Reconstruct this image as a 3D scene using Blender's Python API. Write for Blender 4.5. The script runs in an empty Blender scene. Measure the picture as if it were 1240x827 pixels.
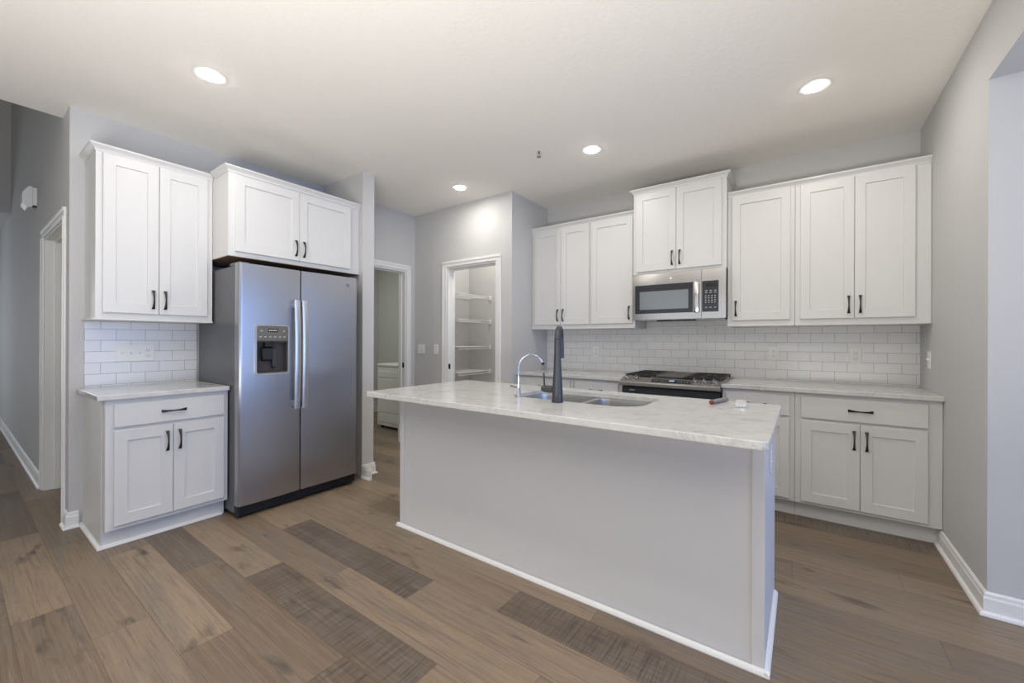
import bpy, bmesh, math, random
from mathutils import Vector, Matrix

random.seed(7)
S = bpy.context.scene
C = S.collection
PI = math.pi

# ------------------------------------------------------------------ key numbers of the place (metres)
XL, XR = -3.720, 0.870          # refrigerator wall (faces +x) and right wall (faces -x)
XP, YP = -2.238, -0.716         # pantry corner
XQ = -3.711                     # laundry door wall
H = 2.766                       # kitchen ceiling
YRE, HOP = -1.325, 2.435        # end of right wall, height of the opening beyond it
YE = -3.618                     # hall wall / end of refrigerator wall
XW, YW = -3.059, -1.889         # stub wall beside the refrigerator
XC = XL - 0.262                 # edge of the kitchen ceiling at the tall hall
CH = 0.914                      # counter height

# ------------------------------------------------------------------ camera
cam_data = bpy.data.cameras.new('camera')
cam = bpy.data.objects.new('camera', cam_data)
C.objects.link(cam)
S.camera = cam
cam_data.sensor_fit = 'HORIZONTAL'
cam_data.sensor_width = 36.0
cam_data.lens = 492.07 / 1240 * 36.0
cam_data.shift_y = -(413.5 - 412.05) / 1240
cam_data.clip_start = 0.05
cam.matrix_world = (Matrix.Translation((0.1845, -4.0931, 1.2398)) @ Matrix.Rotation(0.6212, 4, 'Z')
                    @ Matrix.Rotation(PI / 2, 4, 'X') @ Matrix.Rotation(0.0035, 4, 'Z'))

# ------------------------------------------------------------------ exposure, sky, daylight
S.view_settings.view_transform = 'Standard'
S.view_settings.look = 'None'
S.view_settings.gamma = 1.0
S.view_settings.use_curve_mapping = False
S.view_settings.exposure = 0.0
CAN_W = 4.8
DAY_EAST, DAY_SOUTH, DAY_HALL, BOUNCE = 78.0, 3.0, 24.0, 136.0

W = bpy.data.worlds.new('sky')
S.world = W
W.use_nodes = True
W.node_tree.nodes['Background'].inputs[0].default_value = (0.88, 0.93, 1.0, 1)
W.node_tree.nodes['Background'].inputs[1].default_value = 1.0

def area(name, loc, rot, sx, sy, watts, color, shape='RECTANGLE'):
    l = bpy.data.lights.new(name, 'AREA')
    l.shape = shape; l.size = sx
    if shape in ('RECTANGLE', 'ELLIPSE'): l.size_y = sy
    l.energy = watts; l.color = color
    o = bpy.data.objects.new(name, l); C.objects.link(o)
    o.location = loc; o.rotation_euler = rot
    return o
# daylight through the windows of the open-plan room behind the camera
area('daylight_east_window', (4.58, -3.15, 1.30), (0, PI / 2, 0), 2.2, 3.4, DAY_EAST, (0.15, 0.39, 1.0))
area('daylight_south_window', (-1.2, -8.08, 1.4), (PI / 2, 0, 0), 4.4, 2.2, DAY_SOUTH, (0.93, 0.96, 1.0))
# added fill light, unseen behind the camera, aimed up to brighten the ceiling
area('added_ceiling_fill', (-0.1, -4.68, 0.70), (PI, 0, 0), 2.6, 1.0, BOUNCE, (1.0, 0.97, 0.93))
area('daylight_hall_window', (-9.9, -5.4, 1.3), (0, -PI / 2, 0), 2.0, 1.6, DAY_HALL, (0.8, 0.9, 1.0))

# ------------------------------------------------------------------ materials
def srgb(r, g, b):
    f = lambda c: (c / 255 / 12.92) if c / 255 <= 0.04045 else ((c / 255 + 0.055) / 1.055) ** 2.4
    return (f(r), f(g), f(b), 1)

def mat(name, col, rough=0.5, metal=0.0, **kw):
    m = bpy.data.materials.new(name); m.use_nodes = True
    b = m.node_tree.nodes['Principled BSDF']
    b.inputs['Base Color'].default_value = col
    b.inputs['Roughness'].default_value = rough
    b.inputs['Metallic'].default_value = metal
    for k, v in kw.items(): b.inputs[k.replace('_', ' ')].default_value = v
    return m

class N:
    """small node helper"""
    def __init__(s, m): s.t = m.node_tree; s.b = s.t.nodes['Principled BSDF']
    def new(s, typ, **props):
        n = s.t.nodes.new(typ)
        for k, v in props.items(): setattr(n, k, v)
        return n
    def link(s, a, b): s.t.links.new(a, b)
    def math(s, op, a, b=None, clamp=False):
        n = s.new('ShaderNodeMath', operation=op, use_clamp=clamp)
        for i, v in enumerate((a, b)):
            if v is None: continue
            if isinstance(v, (int, float)): n.inputs[i].default_value = v
            else: s.link(v, n.inputs[i])
        return n.outputs[0]
    def mix(s, fac, a, b, blend='MIX'):
        n = s.new('ShaderNodeMix', data_type='RGBA', blend_type=blend)
        for i, v in ((0, fac), (6, a), (7, b)):
            if isinstance(v, (int, float, tuple)): n.inputs[i].default_value = v
            else: s.link(v, n.inputs[i])
        return n.outputs[2]
    def ramp(s, fac, stops):
        n = s.new('ShaderNodeValToRGB')
        e = n.color_ramp.elements
        while len(e) < len(stops): e.new(0.5)
        for el, (p, c) in zip(e, stops): el.position = p; el.color = c
        s.link(fac, n.inputs[0]); return n.outputs[0]
    def coords(s, scale=(1, 1, 1), out='Object', loc=(0, 0, 0), rot=(0, 0, 0)):
        tc = s.new('ShaderNodeTexCoord'); mp = s.new('ShaderNodeMapping')
        mp.inputs['Scale'].default_value = scale; mp.inputs['Location'].default_value = loc
        mp.inputs['Rotation'].default_value = rot
        s.link(tc.outputs[out], mp.inputs[0]); return mp.outputs[0]
    def noise(s, vec, scale, detail=4, rough=0.55, dist=0.0):
        n = s.new('ShaderNodeTexNoise')
        n.inputs['Scale'].default_value = scale; n.inputs['Detail'].default_value = detail
        n.inputs['Roughness'].default_value = rough; n.inputs['Distortion'].default_value = dist
        s.link(vec, n.inputs['Vector']); return n.outputs[0]
    def bump(s, h, strength, dist):
        n = s.new('ShaderNodeBump')
        n.inputs['Strength'].default_value = strength; n.inputs['Distance'].default_value = dist
        s.link(h, n.inputs['Height']); s.link(n.outputs[0], s.b.inputs['Normal'])

def painted(name, col, rough, bs, scale=220):
    m = mat(name, col, rough); n = N(m)
    n.bump(n.noise(n.coords(), scale, 3), bs, 0.001)
    return m

M = {}
M['wall'] = painted('grey_wall_paint', srgb(202, 202, 201), 0.75, 0.25)
M['ceiling'] = mat('ceiling_paint', srgb(243, 240, 234), 0.9)
n = N(M['ceiling']); h_ = n.noise(n.coords(), 45, 5, 0.6); n.bump(n.ramp(h_, [(0.45, (0, 0, 0, 1)), (0.6, (1, 1, 1, 1))]), 0.18, 0.002)
M['trim'] = painted('white_trim_paint', srgb(238, 238, 236), 0.4, 0.05)
M['cabinet'] = painted('white_cabinet_lacquer', srgb(217, 217, 216), 0.38, 0.05, 60)
M['island'] = painted('white_island_paint', srgb(220, 220, 221), 0.42, 0.05, 60)
M['bronze'] = mat('dark_bronze', srgb(66, 64, 64), 0.38, 0.85)
M['black'] = mat('black_plastic', srgb(26, 26, 28), 0.45)
M['gap'] = mat('dark_cavity', srgb(20, 20, 22), 0.8)
M['whiteplastic'] = mat('white_plastic', srgb(236, 236, 234), 0.35)
M['chrome'] = mat('chrome', srgb(225, 225, 228), 0.08, 1.0)
M['gunmetal'] = mat('gunmetal', srgb(78, 80, 85), 0.42, 0.6)
M['iron'] = mat('cast_iron', srgb(44, 43, 42), 0.6, 0.2)
M['glassblack'] = mat('black_glass', srgb(52, 54, 58), 0.12)
M['window'] = mat('grey_oven_window', srgb(140, 146, 150), 0.15, 0.3)
M['wire'] = mat('white_wire_coating', srgb(236, 236, 236), 0.4)
M['appliance'] = mat('white_enamel', srgb(232, 233, 233), 0.3)
M['red'] = mat('red_cap', srgb(128, 62, 58), 0.4)
M['greytube'] = mat('grey_plastic', srgb(140, 138, 138), 0.4)
M['clear'] = mat('clear_plastic', srgb(240, 240, 242), 0.1, Transmission_Weight=0.25, IOR=1.3)
M['panelgrey'] = mat('taupe_panel', srgb(112, 110, 106), 0.35, 0.2)
M['cavity'] = mat('dispenser_cavity', srgb(74, 71, 68), 0.35, 0.2)
M['display'] = mat('dark_display', srgb(24, 26, 30), 0.15)
M['lens'] = mat('lit_lens', (1, 1, 1, 1), 0.5, Emission_Color=(1, 0.97, 0.92, 1), Emission_Strength=40.0)
M['marks'] = mat('pale_print', srgb(206, 206, 204), 0.5)
M['led'] = mat('lit_display_digits', (0.6, 0.7, 1, 1), 0.5, Emission_Color=(0.45, 0.6, 1, 1), Emission_Strength=0.35)
M['grille'] = mat('black_grille', srgb(28, 28, 32), 0.5)
M['brass'] = mat('sprinkler_metal', srgb(150, 146, 140), 0.35, 0.8)
M['casegrey'] = mat('grey_painted_steel', srgb(104, 105, 108), 0.40, 0.5)

def stainless(name, col, rough, aniso, stretch):
    m = mat(name, col, rough, 1.0); n = N(m)
    v = n.coords(stretch)
    h = n.noise(v, 6, 4, 0.6)
    n.link(n.math('ADD', n.math('MULTIPLY', h, 0.10), rough - 0.05), n.b.inputs['Roughness'])
    n.link(n.mix(h, tuple(c * 0.93 for c in col[:3]) + (1,), col), n.b.inputs['Base Color'])
    n.b.inputs['Anisotropic'].default_value = aniso
    tg = n.new('ShaderNodeTangent', direction_type='RADIAL', axis='Z'); n.link(tg.outputs[0], n.b.inputs['Tangent'])
    return m
M['steel'] = stainless('brushed_stainless_door', srgb(184, 184, 187), 0.30, 0.8, (1, 0.4, 60))
M['steel_h'] = stainless('brushed_stainless_horizontal', srgb(192, 190, 187), 0.15, 0.3, (0.5, 60, 60))
M['knob'] = mat('knob_steel', srgb(192, 190, 187), 0.22, 1.0)
M['fascia'] = mat('range_fascia_steel', srgb(146, 143, 139), 0.36, 0.6)
M['griddle'] = mat('grey_griddle', srgb(96, 94, 91), 0.5, 0.4)
M['handle_steel'] = mat('satin_handle_steel', srgb(206, 208, 212), 0.28, 0.9)
M['sinksteel'] = stainless('sink_stainless', srgb(196, 195, 193), 0.36, 0.3, (30, 2, 2))

# subway tile
def tile_mat(name, rot, row0):
    m = mat(name, srgb(232, 232, 231), 0.16); n = N(m)
    v = n.coords(rot=rot, loc=(0, 0, 0))
    br = n.new('ShaderNodeTexBrick', offset=0.5, offset_frequency=2, squash=1.0)
    n.link(v, br.inputs['Vector'])
    for k, val in (('Scale', 1.0), ('Mortar Size', 0.0013), ('Mortar Smooth', 0.2), ('Brick Width', 0.1545), ('Row Height', 0.0762), ('Bias', 0.0)):
        br.inputs[k].default_value = val
    br.inputs['Color1'].default_value = srgb(232, 232, 231); br.inputs['Color2'].default_value = srgb(227, 227, 227)
    br.inputs['Mortar'].default_value = srgb(164, 163, 164)
    n.link(br.outputs['Color'], n.b.inputs['Base Color'])
    n.bump(n.math('SUBTRACT', 1.0, br.outputs['Fac']), 0.6, 0.002)
    return m
M['tile'] = tile_mat('white_subway_tile', (-PI / 2, 0, 0), 0)

# quartz
M['quartz'] = mat('white_quartz', srgb(226, 225, 222), 0.10)
n = N(M['quartz'])
v = n.coords()
cl = n.noise(v, 16, 8, 0.7, 0.5)
fine = n.noise(v, 120, 4, 0.7)
patch = n.math('MULTIPLY', n.math('SUBTRACT', n.noise(v, 4.5, 4, 0.6), 0.52, True), 5.0, True)
vein = n.math('ABSOLUTE', n.math('SUBTRACT', n.noise(n.coords((0.8, 1.5, 1), rot=(0, 0, 0.35)), 9.0, 8, 0.7, 0.8), 0.5))
veinm = n.math('MULTIPLY', n.math('SUBTRACT', 1.0, n.math('MULTIPLY', vein, 22.0, True), True), patch)
c1 = n.ramp(cl, [(0.32, srgb(197, 197, 195)), (0.5, srgb(207, 207, 205)), (0.75, srgb(215, 215, 214))])
c2 = n.mix(n.math('MULTIPLY', n.math('GREATER_THAN', fine, 0.63), 0.25), c1, srgb(160, 160, 160))
n.link(n.mix(n.math('MULTIPLY', veinm, n.math('MULTIPLY', fine, 1.2, True)), c2, srgb(118, 119, 122)), n.b.inputs['Base Color'])

# plank floor: tone / seed / saw-mark values ride on the planks, u runs along a plank in metres, v across
def floor_mat():
    m = mat('wood_plank', srgb(150, 132, 112), 0.42); n = N(m)
    uv = n.new('ShaderNodeUVMap', uv_map='plank'); sp = n.new('ShaderNodeSeparateXYZ'); n.link(uv.outputs[0], sp.inputs[0])
    at = lambda a: n.new('ShaderNodeAttribute', attribute_type='GEOMETRY', attribute_name=a).outputs['Fac']
    tone, seed, saw, plen = at('tone'), at('seed'), at('saw'), at('length')
    def vec(sx, sy, k):
        cb = n.new('ShaderNodeCombineXYZ')
        n.link(n.math('MULTIPLY', sp.outputs[0], sx), cb.inputs[0]); n.link(n.math('MULTIPLY', sp.outputs[1], sy), cb.inputs[1])
        n.link(n.math('MULTIPLY', seed, k), cb.inputs[2]); return cb.outputs[0]
    big = n.noise(vec(1.6, 7, 37), 1.0, 4, 0.55, 0.8)
    grain = n.noise(vec(2.2, 85, 61), 1.0, 7, 0.68, 1.0)
    streak = n.noise(vec(9, 260, 19), 1.0, 3, 0.6)
    knot = n.noise(vec(3.0, 11, 83), 1.0, 3, 0.5, 0.4)
    base = n.ramp(tone, [(0.0, srgb(94, 83, 73)), (0.5, srgb(133, 115, 95)), (1.0, srgb(169, 149, 125))])
    grey = n.mix(n.math('MULTIPLY', n.math('SUBTRACT', big, 0.42, True), 2.2, True), base, srgb(122, 114, 106))
    wood = n.mix(n.math('MULTIPLY', n.math('SUBTRACT', 0.50, grain, True), 2.8, True), grey, srgb(86, 71, 58))
    wood = n.mix(n.math('MULTIPLY', n.math('SUBTRACT', grain, 0.53, True), 2.3, True), wood, srgb(166, 147, 125))
    wood = n.mix(n.math('MULTIPLY', n.math('SUBTRACT', streak, 0.54, True), 2.2, True), wood, srgb(84, 72, 62))
    wood = n.mix(n.math('MULTIPLY', n.math('SUBTRACT', knot, 0.63, True), 6.0, True), wood, srgb(66, 58, 54))
    # cross saw marks
    sv = n.noise(vec(120, 5, 11), 1.0, 2, 0.5); sm = n.noise(vec(5, 14, 29), 1.0, 2, 0.5)
    sawm = n.math('MULTIPLY', n.math('MULTIPLY', n.math('SUBTRACT', sv, 0.50, True), 7.0, True), n.math('MULTIPLY', saw, n.math('MULTIPLY', sm, 1.1, True)))
    wood = n.mix(sawm, wood, srgb(66, 58, 52))
    # seams
    e1 = n.math('MINIMUM', sp.outputs[1], n.math('SUBTRACT', 0.1865, sp.outputs[1]))
    e2 = n.math('MINIMUM', sp.outputs[0], n.math('SUBTRACT', plen, sp.outputs[0]))
    seam = n.math('LESS_THAN', n.math('MINIMUM', e1, e2), 0.0011)
    wood = n.mix(n.math('MULTIPLY', seam, 0.55), wood, srgb(60, 50, 42))
    n.link(wood, n.b.inputs['Base Color'])
    n.link(n.math('ADD', n.math('MULTIPLY', grain, 0.2), 0.33), n.b.inputs['Roughness'])
    n.bump(n.math('SUBTRACT', n.math('MULTIPLY', grain, 0.5), seam), 0.12, 0.001)
    return m
M['floor'] = floor_mat()
M['brownwood'] = mat('raw_brown_plywood', srgb(112, 90, 72), 0.6)
n = N(M['brownwood']); n.link(n.ramp(n.noise(n.coords((3, 40, 3)), 2, 5), [(0.3, srgb(88, 70, 55)), (0.7, srgb(130, 106, 85))]), n.b.inputs['Base Color'])

# ------------------------------------------------------------------ mesh helpers
def box(bm, x0, x1, y0, y1, z0, z1, bev=0.0, segs=1):
    if x0 > x1: x0, x1 = x1, x0
    if y0 > y1: y0, y1 = y1, y0
    if z0 > z1: z0, z1 = z1, z0
    r = bmesh.ops.create_cube(bm, size=1.0)
    vs = r['verts']
    for v in vs:
        v.co = Vector(((x0 + x1) / 2 + v.co.x * (x1 - x0), (y0 + y1) / 2 + v.co.y * (y1 - y0), (z0 + z1) / 2 + v.co.z * (z1 - z0)))
    if bev > 0:
        es = {e for v in vs for e in v.link_edges}
        bmesh.ops.bevel(bm, geom=list(es), offset=bev, segments=segs, affect='EDGES', profile=0.5)
    return vs

def prism(bm, pts, axis, a0, a1):
    """closed 2-D outline extruded along an axis ('x': pts are (y,z); 'y': (x,z); 'z': (x,y))"""
    f = {'x': lambda p, a: (a, p[0], p[1]), 'y': lambda p, a: (p[0], a, p[1]), 'z': lambda p, a: (p[0], p[1], a)}[axis]
    A = [bm.verts.new(f(p, a0)) for p in pts]; B = [bm.verts.new(f(p, a1)) for p in pts]
    k = len(pts)
    for i in range(k): bm.faces.new((A[i], A[(i + 1) % k], B[(i + 1) % k], B[i]))
    bm.faces.new(A[::-1]); bm.faces.new(B)

def lathe(bm, prof, seg=32, cap=True, c=(0, 0, 0)):
    """profile of (r, z) pairs turned about z"""
    rings = []
    for r, z in prof:
        rings.append([bm.verts.new((c[0] + max(r, 1e-5) * math.cos(2 * PI * i / seg), c[1] + max(r, 1e-5) * math.sin(2 * PI * i / seg), c[2] + z)) for i in range(seg)])
    for a, b in zip(rings, rings[1:]):
        for i in range(seg): bm.faces.new((a[i], a[(i + 1) % seg], b[(i + 1) % seg], b[i]))
    if cap:
        bm.faces.new(rings[0][::-1]); bm.faces.new(rings[-1])

def tube(bm, pts, rad, seg=12, cap=True, flat=1.0):
    pts = [Vector(p) for p in pts]
    rs = rad if isinstance(rad, (list, tuple)) else [rad] * len(pts)
    rings = []; up = None
    for i, p in enumerate(pts):
        t = (pts[min(i + 1, len(pts) - 1)] - pts[max(i - 1, 0)]).normalized()
        if up is None:
            up = Vector((0, 0, 1)) if abs(t.z) < 0.9 else Vector((1, 0, 0))
        a = t.cross(up).normalized(); b = a.cross(t).normalized(); up = b
        rings.append([bm.verts.new(p + a * rs[i] * math.cos(2 * PI * k / seg) + b * rs[i] * flat * math.sin(2 * PI * k / seg)) for k in range(seg)])
    for a, b in zip(rings, rings[1:]):
        for i in range(seg): bm.faces.new((a[i], a[(i + 1) % seg], b[(i + 1) % seg], b[i]))
    if cap: bm.faces.new(rings[0][::-1]); bm.faces.new(rings[-1])

def rrect(x0, x1, y0, y1, r, seg=8):
    if not isinstance(r, (list, tuple)): r = [r] * 4
    out = []
    for (cx, cy, sx, sy, a0, rr) in ((x1, y0, -1, 1, -PI / 2, r[0]), (x1, y1, -1, -1, 0, r[1]), (x0, y1, 1, -1, PI / 2, r[2]), (x0, y0, 1, 1, PI, r[3])):
        for k in range(seg + 1):
            a = a0 + PI / 2 * k / seg
            out.append((cx + sx * rr + rr * math.cos(a), cy + sy * rr + rr * math.sin(a)))
    return out

def plate_with_holes(bm, outer, holes, z0, z1):
    for z, flip in ((z1, False), (z0, True)):
        es = []
        for loop in [outer] + holes:
            vs = [bm.verts.new((p[0], p[1], z)) for p in loop]
            es += [bm.edges.new((vs[i], vs[(i + 1) % len(vs)])) for i in range(len(vs))]
        bmesh.ops.triangle_fill(bm, use_beauty=True, use_dissolve=True, edges=es)
    for loop in [outer] + holes:
        A = [bm.verts.new((p[0], p[1], z0)) for p in loop]; B = [bm.verts.new((p[0], p[1], z1)) for p in loop]
        for i in range(len(loop)): bm.faces.new((A[i], A[(i + 1) % len(loop)], B[(i + 1) % len(loop)], B[i]))
    bmesh.ops.remove_doubles(bm, verts=bm.verts, dist=1e-6)

def obj(name, bm, m, parent=None, smooth=False, loc=None, rot=None):
    bmesh.ops.recalc_face_normals(bm, faces=bm.faces)
    me = bpy.data.meshes.new(name); bm.to_mesh(me); bm.free()
    if m is not None: me.materials.append(m)
    if smooth:
        for p in me.polygons: p.use_smooth = True
        me.set_sharp_from_angle(angle=math.radians(40))
    o = bpy.data.objects.new(name, me); C.objects.link(o)
    if parent is not None: o.parent = parent
    if loc is not None: o.location = loc
    if rot is not None: o.rotation_euler = rot
    return o

def boxes(name, m, parent, *bs, bev=0.0, **kw):
    bm = bmesh.new()
    for b in bs: box(bm, *b, bev=bev)
    return obj(name, bm, m, parent, **kw)

def marked(name, m, mm, parent, body, marks, bev=0.0, **kw):
    bm = bmesh.new()
    for b in body: box(bm, *b, bev=bev)
    for b in marks:
        for f in {f for v in box(bm, *b) for f in v.link_faces}: f.material_index = 1
    o = obj(name, bm, m, parent, **kw); o.data.materials.append(mm)
    return o

def share(name, src, parent, loc=(0, 0, 0), rot=(0, 0, 0)):
    o = bpy.data.objects.new(name, src.data); C.objects.link(o); o.parent = parent
    o.location = loc; o.rotation_euler = rot
    return o

def tag(o, label, cat, group=None, kind=None):
    o['label'] = label; o['category'] = cat
    if group: o['group'] = group
    if kind: o['kind'] = kind
    return o

def thing(name, label, cat, loc=(0, 0, 0), rotz=0.0, group=None):
    o = bpy.data.objects.new(name, None); C.objects.link(o)
    o.empty_display_size = 0.05
    o.location = loc; o.rotation_euler = (0, 0, rotz)
    return tag(o, label, cat, group)

def struct(name, m, *bs, label=None, parent=None):
    o = boxes(name, m, parent, *bs)
    o['kind'] = 'structure'
    if label: o['label'] = label
    return o

def copy_tree(src, loc, rot=None, label=None):
    r = src.copy(); C.objects.link(r); r.location = loc
    if rot is not None: r.rotation_euler = rot
    if label: r['label'] = label
    for ch in src.children:
        c = ch.copy(); C.objects.link(c); c.parent = r
        for g in ch.children:
            d = g.copy(); C.objects.link(d); d.parent = c
    return r

# ------------------------------------------------------------------ floor
FW = 0.1865
rows_known = {   # row index k (lower edge y = -2.62 + k*FW): joints in x and the tone of the plank that ends there (last tone = after)
    -7: ([-3.79, -2.59], [(0.18, 0), (0.72, 0), (0.42, 0), ]),
    -6: ([-3.41, -2.19], [(0.50, 0), (0.58, 0), (0.66, 0)]),
    -5: ([-3.02, -1.80], [(0.55, 0), (0.82, 0), (0.40, 0)]),
    -4: ([-3.71, -2.49, -1.27], [(0.4, 0), (0.16, 0), (0.40, 0), (0.22, 1)]),
    -3: ([-3.39, -2.17, -0.95], [(0.5, 0), (0.72, 0), (0.20, 1), (0.70, 0)]),
    -2: ([-3.04, -1.825, -0.60], [(0.5, 0), (0.46, 0), (0.76, 0), (0.6, 0)]),
    -1: ([-2.575, -1.36, -0.14], [(0.70, 0), (0.12, 1), (0.72, 0), (0.5, 0)]),
    0: ([-2.17, -0.95, 0.27], [(0.66, 0), (0.62, 0), (0.17, 1), (0.5, 0)]),
    1: ([-1.80, -0.577, 0.64], [(0.72, 0), (0.72, 0), (0.45, 0), (0.5, 0)]),
    2: ([-3.66, -2.44, -1.22, 0.0], [(0.5, 0), (0.62, 0), (0.40, 0), (0.5, 0), (0.52, 0)]),
    3: ([-3.35, -2.13, -0.5, 0.72], [(0.6, 0), (0.74, 0), (0.5, 0), (0.5, 0), (0.52, 0)]),
    4: ([-2.9, -1.7, -0.57, 0.65], [(0.30, 0), (0.30, 0), (0.4, 0), (0.50, 0), (0.38, 0)]),
    5: ([-3.1, -1.9, -0.2, 1.02], [(0.5, 0), (0.5, 0), (0.5, 0), (0.60, 0), (0.5, 0)]),
    6: ([-3.3, -2.1, 0.14, 1.36], [(0.3, 0), (0.3, 0), (0.5, 0), (0.52, 0), (0.5, 0)]),
    7: ([-2.8, -1.6, -0.62, 0.60], [(0.6, 0), (0.5, 0), (0.5, 0), (0.58, 0), (0.64, 0)]),
    8: ([-2.6, -1.4, -0.1, 1.12], [(0.4, 0), (0.5, 0), (0.5, 0), (0.34, 0), (0.5, 0)]),
    9: ([-2.9, -1.7, -0.4, 0.82], [(0.6, 0), (0.5, 0), (0.5, 0), (0.52, 0), (0.5, 0)]),
    10: ([-2.2, -0.98, 0.24, 1.46], [(0.5, 0), (0.5, 0), (0.2, 1), (0.20, 1), (0.5, 0)]),
}
FX0, FX1 = -10.2, 4.7
def build_floor():
    me = bpy.data.meshes.new('floor')
    verts, faces, uvs, tone, seed, saw, length = [], [], [], [], [], [], []
    rnd = random.Random(3)
    for k in range(-30, 18):
        y0 = -2.62 + k * FW; y1 = y0 + FW
        if k in rows_known:
            js, tn = rows_known[k]
            js = list(js); tn = list(tn)
            while js[0] > FX0: js.insert(0, js[0] - 1.22); tn.insert(0, (rnd.uniform(0.2, 0.7), 0))
            js[0] = FX0; tn = tn[1:]
            while js[-1] < FX1: js.append(js[-1] + 1.22)
            while len(tn) < len(js) - 1: tn.append((rnd.uniform(0.25, 0.7), 0))
        else:
            js = [FX0]; x = FX0 + rnd.uniform(0.2, 1.2); tn = []
            while x < FX1 + 1.22: js.append(x); x += 1.22
            tn = [(rnd.uniform(0.2, 0.75), 1 if rnd.random() < 0.15 else 0) for _ in js]
        for i in range(len(js) - 1):
            a, b = js[i], js[i + 1]
            nv = len(verts)
            verts += [(a, y0, 0), (b, y0, 0), (b, y1, 0), (a, y1, 0)]
            faces.append((nv, nv + 1, nv + 2, nv + 3))
            L = b - a
            uvs += [(0, 0), (L, 0), (L, FW), (0, FW)]
            tone.append(tn[i][0]); saw.append(float(tn[i][1])); seed.append(rnd.random()); length.append(L)
    me.from_pydata(verts, [], faces)
    u = me.uv_layers.new(name='plank')
    for i, p in enumerate(uvs): u.data[i].uv = p
    for nm, vals in (('tone', tone), ('seed', seed), ('saw', saw), ('length', length)):
        a = me.attributes.new(nm, 'FLOAT', 'FACE')
        for i, v_ in enumerate(vals): a.data[i].value = v_
    me.materials.append(M['floor'])
    o = bpy.data.objects.new('floor', me); C.objects.link(o); o['kind'] = 'structure'
build_floor()

# ------------------------------------------------------------------ room shell
T = 0.12
Z2 = 5.2
struct('ceiling', M['ceiling'], (XC, 5.0, -8.2, 0.2, H, H + 0.2), (-5.9, XC, YE + T, 0.6, 2.75, 2.95))
struct('wall_back', M['wall'], (XP - T, XR + T, 0, T, 0, H))
struct('wall_right', M['wall'], (XR, XR + T, YRE, 0, 0, H), (XR, XR + T, -8.0, YRE, HOP, H))
struct('wall_right_return', M['wall'], (XR + T, 4.6, YRE, YRE + T, 0, HOP))
struct('ceiling_right_room', M['ceiling'], (XR + T, 4.6, -8.0, YRE + T, HOP, HOP + 0.1))
# left wall behind the refrigerator, stub wall, laundry door wall with its doorway
LDY0, LDY1, LDZ = -1.64, -0.850, 2.073
struct('wall_left', M['wall'], (XL - T, XL, YE, YW, 0, H))
struct('wall_stub', M['wall'], (XL - T, XW, YW, YW + T, 0, H))
struct('wall_laundry', M['wall'], (XQ - T, XQ, YW + T, LDY0, 0, H), (XQ - T, XQ, LDY0, LDY1, LDZ, H), (XQ - T, XQ, LDY1, YP, 0, H))
PDX0, PDX1, PDZ = -3.160, -2.434, 2.076
struct('wall_pantry', M['wall'], (XQ - T, PDX0, YP, YP + T, 0, H), (PDX0, PDX1, YP, YP + T, PDZ, H), (PDX1, XP, YP, YP + T, 0, H))
struct('wall_pantry_side', M['wall'], (XP - T, XP, YP + T, 0, 0, H))
struct('wall_pantry_left', M['wall'], (-3.455 - T, -3.455, YP + T, T, 0, H))
struct('wall_pantry_back', M['wall'], (-3.455, XP - T, 0.0, T, 0, H))
struct('wall_laundry_far', M['wall'], (-5.9, XQ - T, 0.28, 0.4, 0, 2.75), (-5.9, -5.78, YE + T, 0.28, 0, 2.75))
# hall wall with its doorway, tall hall beyond the ceiling edge
HDX0, HDX1, HDZ = -4.86, -3.895, 2.06
struct('wall_hall', M['wall'], (-10.0, HDX0, YE, YE + T, 0, Z2), (HDX0, HDX1, YE, YE + T, HDZ, Z2), (HDX1, XL - T, YE, YE + T, 0, Z2))
struct('wall_hall_upper', M['wall'], (XC, XC + T, -8.0, YE, H + 0.2, Z2))
struct('wall_hall_bulkhead', M['wall'], (-7.9, -7.78, -8.0, YE, 2.78, Z2), (-10.0, -7.9, -8.0, YE, 2.78, 2.9))
struct('ceiling_hall', M['ceiling'], (-7.9, XC + T, -8.2, YE + T, Z2, Z2 + 0.1))
struct('wall_south', M['wall'], (-10.0, -3.4, -8.0, -7.88, 0, Z2), (1.0, 4.6, -8.0, -7.88, 0, H), (-3.4, 1.0, -8.0, -7.88, 2.5, H), (-3.4, 1.0, -8.0, -7.88, 0, 0.3))
struct('wall_east', M['wall'], (4.5, 4.62, -8.0, -4.9, 0, H), (4.5, 4.62, -1.42, YRE, 0, H), (4.5, 4.62, -4.9, -1.42, 2.4, H), (4.5, 4.62, -4.9, -1.42, 0, 0.15))
struct('wall_west', M['wall'], (-10.0, -9.88, -8.0, -6.4, 0, 2.78), (-10.0, -9.88, -4.4, YE, 0, 2.78), (-10.0, -9.88, -6.4, -4.4, 2.3, 2.78), (-10.0, -9.88, -6.4, -4.4, 0, 0.3))
for i_, (bs) in enumerate((
        [(4.48, 4.54, y, y + 0.06, 0.15, 2.4) for y in (-4.9, -3.19, -1.48)] + [(4.48, 4.54, -4.9, -1.42, z, z + 0.06) for z in (0.15, 2.34)],
        [(x, x + 0.06, -7.95, -7.86, 0.3, 2.5) for x in (-3.4, -1.95, -0.5, 0.94)] + [(-3.4, 1.0, -7.95, -7.86, z, z + 0.06) for z in (0.3, 2.44)],
        [(-9.95, -9.86, y, y + 0.06, 0.3, 2.3) for y in (-6.4, -5.43, -4.46)] + [(-9.95, -9.86, -6.4, -4.4, z, z + 0.06) for z in (0.3, 2.24)])):
    struct('window_%d' % (i_ + 1), M['trim'], *bs)

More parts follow.
